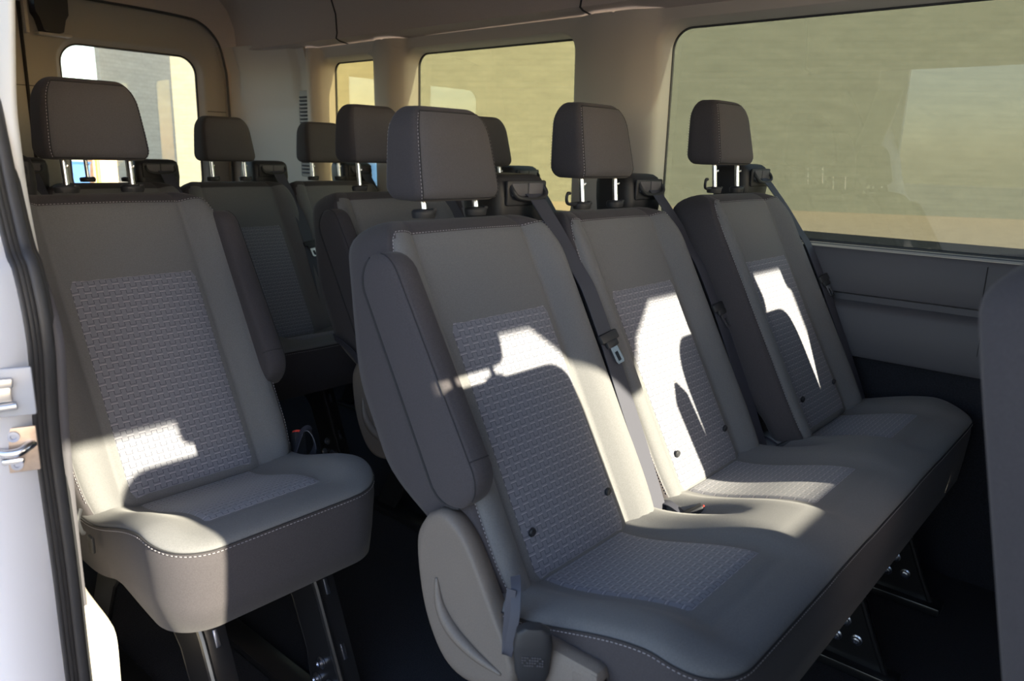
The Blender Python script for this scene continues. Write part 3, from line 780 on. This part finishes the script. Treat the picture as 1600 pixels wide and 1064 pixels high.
# raised seal round the rear opening and joints across the door trim
mb = MB(); arch = cat_rom([(1.556, 2.722, .3), (1.556, 2.722, 1.0), (1.556, 2.722, 1.38), (1.545, 2.722, 1.50), (1.515, 2.722, 1.60), (1.44, 2.722, 1.672), (1.32, 2.722, 1.695), (.9, 2.722, 1.705), (.3, 2.722, 1.70), (.0, 2.722, 1.65)], 6)
mb.tube(arch, .006, 8); struct('trim_6', mb.mesh('rear_opening_seal', RUBBER))
mb = MB(); mb.tube([(x, 2.748, z) for x, z in ((1.455, 1.27), (1.56, 1.27))], .0016, 5); mb.tube([(x, 2.748, z) for x, z in ((.62, 1.33), (.80, 1.33))], .0016, 5); mb.tube([(.664, 2.748, .6), (.664, 2.748, 1.66)], .007, 6)
struct('trim_7', mb.mesh('door_joint', DARKTHREAD))
lt = empty('door_latch', (.745, 2.71, 1.60), 'black latch box at the top of the rear doors, top left corner of the picture', 'latch')
mb = MB(); rings = []
for z, w_ in ((.10, .13), (.02, .125), (-.0, .10), (-.05, .075), (-.055, .05)): rings.append([(x*w_/2+.02, y, z) for x, y in ((-1, -.035), (1, -.035), (1, .035), (-1, .035))])
mb.loft(rings); mk('latch_box', mb.mesh('latch_box', P_BLACK, smooth=False), lt)
mb = MB(); mb.box((.025, -.01, -.062), (.13, .05, .010), .003); mb.box((-.075, -.01, .02), (.014, .03, .17), .003); mk('latch_bracket', mb.mesh('latch_bracket', P_BEIGE), lt)
# near side wall behind the door opening
mb = MB(); mb.box((-.175, 1.50, .75), (.03, 2.52, 1.66), .006); struct('wall_left', mb.mesh('wall_left', P_REAR))
# white body skin outside
mb = MB(); mb.box((-.335, 1.52, .55), (.03, 2.75, 2.3), .01); mb.box((-.25, -2.0, 1.78), (.14, 2.0, .45)); mb.box((-.24, -.4, 1.80), (.10, 1.5, .40)); mb.box((-.25, -.45, -.10), (.20, 1.4, .16), .02)
struct('trim_8', mb.mesh('body_side', PAINT))
# door opening: white jamb facing forward, then weatherstrip, bulb and inner trim edge
LV = [(1.45, .33), (1.30, .245), (1.16, .190), (1.10, .174), (1.03, .156), (.96, .131), (.93, .108), (.84, .090), (.69, .112), (.50, .107), (.33, .110), (.05, .110)]
IN = [(1.45, .120), (1.30, .155), (1.16, .200), (1.10, .206), (1.03, .203), (.96, .190), (.93, .180), (.84, .128), (.69, .148), (.50, .160), (.33, .160), (.05, .160)]
def col(x, dy, extra=0.0): return cat_rom([(x, y+dy, z) for z, y in LV], 5)
mb = MB(); A = [cat_rom([(-.204, y+.003, z) for z, y in LV], 5), cat_rom([(-.222, y-.012, z) for z, y in LV], 5), cat_rom([(-.26, y-.030, z) for z, y in LV], 5), cat_rom([(-.33, y-.045, z) for z, y in LV], 5), cat_rom([(-.35, y-.02, z) for z, y in LV], 5)]
mb.loft(A, closed=False, cap=False); struct('trim_9', mb.mesh('door_jamb', PAINT, sharp=None))
ws = empty('weatherstrip', (-.19, .15, 0), 'ribbed black rubber weatherstrip down the edge of the door opening', 'weatherstrip')
ws['kind'] = 'structure'
for k in ('category',): del ws[k]
ws.name = 'trim_10'
def strip(name, x, dy, r, m, rx=1.0):
    mb = MB(); P = col(x, dy); P = [p_-Vector((-.19, .15, 0)) for p_ in P]
    mb.tube(P, r, 12); return mk(name, mb.mesh(name, m), ws)
strip('seal_rib', -.203, .006, .0055, RUBBER); strip('seal_rib', -.196, .012, .0060, RUBBER); strip('seal_rib', -.189, .020, .0060, RUBBER)
strip('seal_bulb', -.176, .032, .0125, RUBBER); strip('seal_edge', -.163, .046, .0070, RUBBER)
mb = MB(); A = [cat_rom([(-.178, y+.04, z) for z, y in LV], 5), cat_rom([(-.158, y-.002, z) for z, y in IN], 5), cat_rom([(-.150, y, z) for z, y in IN], 5), cat_rom([(-.146, y+.012, z) for z, y in IN], 5), cat_rom([(-.150, y+.12, z) for z, y in IN], 5)]
mb.loft(A, closed=False, cap=False)
mi = [1 if sum(mb.v[i].z for i in f)/4 > .915 else (2 if sum(mb.v[i].z for i in f)/4 < .42 else 0) for f in mb.f]; mb.mi = mi
struct('trim_11', mb.mesh('pillar_inner_trim', [P_DARK, mat('pale_grey_trim', (.62, .63, .62), .5), P_BEIGE], sharp=None))
# curved beige lower pillar trim beside the single seat
mb = MB(); Q = cat_rom([(-.145, .200, .44), (-.134, .205, .40), (-.122, .205, .37), (-.106, .200, .33), (-.100, .198, .30), (-.099, .203, .217), (-.099, .205, .10), (-.099, .205, .0)], 6)
mb.loft([[Vector((-.152, .166, p_.z)) for p_ in Q], [p_*.5+Vector((-.152, .164, p_.z))*.5 for p_ in Q], Q, [p_+Vector((.003, .012, 0)) for p_ in Q], [p_+Vector((0, .15, 0)) for p_ in Q]], closed=False, cap=False)
struct('trim_12', mb.mesh('lower_pillar_trim', P_BEIGE))
# striker and catch on the jamb
st = empty('door_striker', (-.235, .088, .705), 'steel door striker loop on a bronze plate screwed to the white jamb', 'striker')
Rz = Matrix.Rotation(math.radians(-22), 4, 'Z')
mb = MB(); mb.box((0, 0, 0), (.052, .004, .062), .0018, Rz); mk('striker_plate', mb.mesh('striker_plate', BRONZE), st)
mb = MB(); mb.tube(cat_rom([Rz @ Vector(v) for v in ((-.024, 0, .006), (-.020, -.010, .006), (-.010, -.017, .002), (.006, -.017, .002), (.016, -.010, .006), (.020, 0, .006))], 5), .0058, 10)
mb.box(Rz @ Vector((-.002, -.014, -.010)), (.026, .008, .008), .003, Rz); mk('striker_loop', mb.mesh('striker_loop', CHROME), st)
for z in (.019, -.020):
    mb = MB(); rings = [[Rz @ Vector((r*math.cos(a*math.pi/8), -yy, r*math.sin(a*math.pi/8)+z)) for a in range(16)] for r, yy in ((.0075, .002), (.0072, .004), (.0035, .0042), (.003, .0025))]
    mb.loft(rings); mk('screw', mb.mesh('screw', PLATE), st)
ct = empty('door_catch', (-.250, .066, .790), 'bright steel catch recessed in the white jamb above the striker', 'catch')
mb = MB(); mb.box((0, .004, 0), (.078, .006, .064), .0028, Rz); mk('catch_recess', mb.mesh('catch_recess', mat('recess_shade_grey', (.35, .37, .42), .3)), ct)  # flat plate, its darker grey stands in for the shade inside a recess
mb = MB(); mb.box(Rz @ Vector((-.008, -.006, .015)), (.05, .010, .012), .002, Rz); mb.box(Rz @ Vector((-.008, -.004, 0)), (.044, .006, .020), .002, Rz); mb.tube([Rz @ Vector((-.03, -.008, -.018)), Rz @ Vector((.018, -.008, -.015))], .005, 10)
mk('catch_plate', mb.mesh('catch_plate', STEEL), ct)

# ------------------------------------------------------------------ cab, ahead of the picture: it lets the sun in
mb = MB(); mb.box((-.18, -1.12, .85), (.33, .15, 1.9), .02); mb.box((-.19, -1.75, .40), (.08, 1.2, 1.1), .02); mb.box((-.17, -2.35, 1.20), (.06, .10, .9), .01, Matrix.Rotation(math.radians(-28), 4, 'X'))  # unseen near pillar, widened inward to keep sun off the white jamb
struct('wall_left_front', mb.mesh('wall_left_front', P_DARK))
mb = MB(); mb.box((1.67, -1.13, 1.50), (.205, .14, .72), .02); mb.loft([[(x, y, z) for x, z in ((1.600, 1.16), (1.600, 1.05), (1.513, .83), (1.513, .0), (1.77, .0), (1.77, 1.16))] for y in (-1.17, -1.08)]); mb.box((1.76, -1.75, .47), (.10, 1.2, 1.24), .02); mb.box((1.74, -2.35, 1.20), (.06, .10, .9), .01, Matrix.Rotation(math.radians(-28), 4, 'X')); mb.box((1.76, -1.6, 1.62), (.10, 1.2, .22))  # unseen far pillar widened and slanted, sill raised, to trim sun on the bench
struct('wall_right_front', mb.mesh('wall_right_front', P_DARK))
mb = MB(); mb.box((.775, -2.02, 1.78), (2.2, .10, .45), .01); struct('trim_13', mb.mesh('windscreen_header', LINER))
mb = MB(); mb.add([(-.2, -2.03, 1.56), (1.78, -2.03, 1.56), (1.78, -2.75, .95), (-.2, -2.75, .95)], [[0, 1, 2, 3]]); wsn = mk('window_6', mb.mesh('windscreen', G_CLEAR, smooth=False), kind='structure')
mb = MB(); mb.box((.775, -2.50, .60), (1.95, .80, .66), .06); mb.box((.80, -2.10, .75), (1.6, .10, .69), .03); struct('trim_14', mb.mesh('dashboard_sun_block', P_BLACK))  # second box is an added block keeping sun off the bench cushion front
mb = MB(); mb.box((.775, -3.1, .30), (1.9, .9, .9), .12); struct('trim_15', mb.mesh('bonnet', PAINT))
rm = empty('rear_view_mirror', (.955, -1.93, 1.44), 'black interior mirror and sensor housing at the windscreen, outside the picture', 'mirror')
mb = MB(); pts = [(-.26, .12), (.25, .12), (.10, .0), (.045, -.10), (-.03, -.12), (-.06, -.08)]
mb.loft([[(x, y, z) for x, z in pts] for y in (-.03, .03)]); mk('housing', mb.mesh('housing', P_BLACK, smooth=False), rm)
mb = MB(); mb.box((0, .034, .04), (.20, .004, .06), .002); mk('mirror_glass', mb.mesh('mirror_glass', CHROME), rm)

# ------------------------------------------------------------------ outside
BRICK = bpy.data.materials.new('painted_block_wall'); BRICK.use_nodes = True
def brick(m, c1, c2, mortar, scale_u=1.0, wcell=.4, hcell=.2):
    nt = m.node_tree; N = nt.nodes; L = nt.links; b_ = N['Principled BSDF']; b_.inputs['Roughness'].default_value = .85
    uv = N.new('ShaderNodeUVMap'); bt = N.new('ShaderNodeTexBrick'); bt.inputs['Scale'].default_value = 1
    bt.inputs['Brick Width'].default_value = wcell; bt.inputs['Row Height'].default_value = hcell; bt.inputs['Mortar Size'].default_value = .012
    bt.inputs['Color1'].default_value = (*c1, 1); bt.inputs['Color2'].default_value = (*c2, 1); bt.inputs['Mortar'].default_value = (*mortar, 1)
    L.new(uv.outputs[0], bt.inputs['Vector'])
    nz = N.new('ShaderNodeTexNoise'); nz.inputs['Scale'].default_value = 1.0; nz.inputs['Detail'].default_value = 9; nz.inputs['Roughness'].default_value = .7
    mpp = N.new('ShaderNodeMapping'); mpp.inputs['Scale'].default_value = (.9, 3.2, 1); L.new(uv.outputs[0], mpp.inputs[0]); L.new(mpp.outputs[0], nz.inputs['Vector'])
    mr = N.new('ShaderNodeMapRange'); mr.inputs[1].default_value = .3; mr.inputs[2].default_value = .7; mr.inputs[3].default_value = .86; mr.inputs[4].default_value = 1.12; L.new(nz.outputs[0], mr.inputs[0])
    vm = N.new('ShaderNodeVectorMath'); vm.operation = 'SCALE'; L.new(bt.outputs[0], vm.inputs[0]); L.new(mr.outputs[0], vm.inputs['Scale']); L.new(vm.outputs[0], b_.inputs['Base Color'])
brick(BRICK, (.290, .272, .210), (.276, .260, .200), (.250, .236, .180))
B2 = bpy.data.materials.new('shaded_block_wall'); B2.use_nodes = True; brick(B2, (.34, .335, .29), (.33, .325, .28), (.28, .275, .235))
def wall_quad(name, a, b_, z0, z1, thick, m, label):
    a = Vector((*a, 0)); b_ = Vector((*b_, 0)); d = (b_-a); L_ = d.length; d.normalize(); nrm = Vector((d.y, -d.x, 0))
    vs = [a+Vector((0, 0, z0)), b_+Vector((0, 0, z0)), b_+Vector((0, 0, z1)), a+Vector((0, 0, z1))]; vs += [v+nrm*thick for v in vs]
    uv = [(0, 0), (L_, 0), (L_, z1-z0), (0, z1-z0)]; uv += [(u+.3, v_) for u, v_ in uv]
    fs = [[0, 1, 2, 3], [4, 5, 6, 7], [0, 1, 5, 4], [1, 2, 6, 5], [2, 3, 7, 6], [3, 0, 4, 7]]
    return mk(name, mesh_from(name, vs, fs, m, None, uv, False), label=label, cat='building')
dirw = Vector((-.486, .874))
p0 = Vector((31.15, 3.21))
def wp(t): return (p0.x+dirw.x*t, p0.y+dirw.y*t)
wall_quad('block_building', wp(-30), wp(32.8), -.6, 12.5, 6.0, BRICK, 'long painted block building filling the side windows')
wall_quad('shaded_wall_stand_in', (24.0, 44.9), (16.35, 41.9), -.6, 20, .3, B2, 'added grey block wall standing in for the shaded stretch of the long building, left of the sunlit strip in the rear window')  # added wall, stands in for the shadowed stretch of the long building

du = empty('dumpster', (6.55, 20.2, -.6), 'blue metal dumpster glimpsed between the headrest posts of the single seat', 'dumpster')
BLUE = mat('blue_painted_metal', (.035, .12, .42), .4, var=(3, .2))
mb = MB(); rings = []
for z, k in ((.12, .42), (.2, .48), (1.20, .55), (1.26, .58), (1.26, .52)): rings.append([(x*k, y*k*1.2, z) for x, y in ((-1, -1), (1, -1), (1, 1), (-1, 1))])
mb.loft(rings); mk('bin', mb.mesh('bin', BLUE, smooth=False), du)
for x in (-.35, .35):
    mb = MB(); mb.tube([(x, -.03, .07), (x, .03, .07)], .07, 14); mk('wheel', mb.mesh('wheel', RUBBER), du)
pr_ = empty('brick_pier', (11.4, 30.0, -.6), 'orange brick pier glimpsed under the headrest of the single seat', 'pier')
ORB = bpy.data.materials.new('orange_brick'); ORB.use_nodes = True; brick(ORB, (.72, .36, .16), (.62, .30, .14), (.55, .42, .30), wcell=.22, hcell=.075)
def uvbox(name, d, m, parent, z0=0):
    x, y, z = d; vs = [(sx*x/2, sy*y/2, z0+zz) for zz in (0, z) for sx, sy in ((-1, -1), (1, -1), (1, 1), (-1, 1))]
    uv = [(v[0]+v[1], v[2]) for v in vs]
    return mk(name, mesh_from(name, vs, [[0, 1, 2, 3], [4, 5, 6, 7], [0, 1, 5, 4], [1, 2, 6, 5], [2, 3, 7, 6], [3, 0, 4, 7]], m, None, uv, False), parent)
uvbox('shaft', (.85, .6, 2.0), ORB, pr_); uvbox('cap', (1.0, .75, .12), mat('pale_stone', (.5, .48, .42), .8), pr_, 2.0)
bo = empty('bollard', (9.95, 26.6, -.6), 'yellow bollard in front of the orange brick pier', 'bollard')
mb = MB(); mb.tube([(0, 0, 0), (0, 0, 1.30), (0, 0, 1.36)], [.07, .07, .03], 14); mk('shaft', mb.mesh('shaft', mat('yellow_paint', (.62, .52, .05), .5)), bo)
mb = MB(); mb.box((0, 0, .01), (.24, .24, .02), .004); mk('base_plate', mb.mesh('base_plate', STEEL), bo)
ba = empty('barrel', (11.35, 13.6, -.6), 'blue drum outside the side windows, glimpsed beside the second row belt guide', 'barrel')
mb = MB(); rings = []
for z, r_ in ((0, .36), (.03, .38), (.5, .38), (.52, .395), (.55, .38), (1.0, .38), (1.02, .395), (1.05, .38), (1.47, .38), (1.5, .365)): rings.append([(r_*math.cos(a*math.pi/14), r_*math.sin(a*math.pi/14), z) for a in range(28)])
mb.loft(rings); mk('drum', mb.mesh('drum', BLUE), ba)
mb = MB(); mb.tube([(.15, 0, 1.5), (.15, 0, 1.53)], .05, 14); mk('bung', mb.mesh('bung', STEEL), ba)
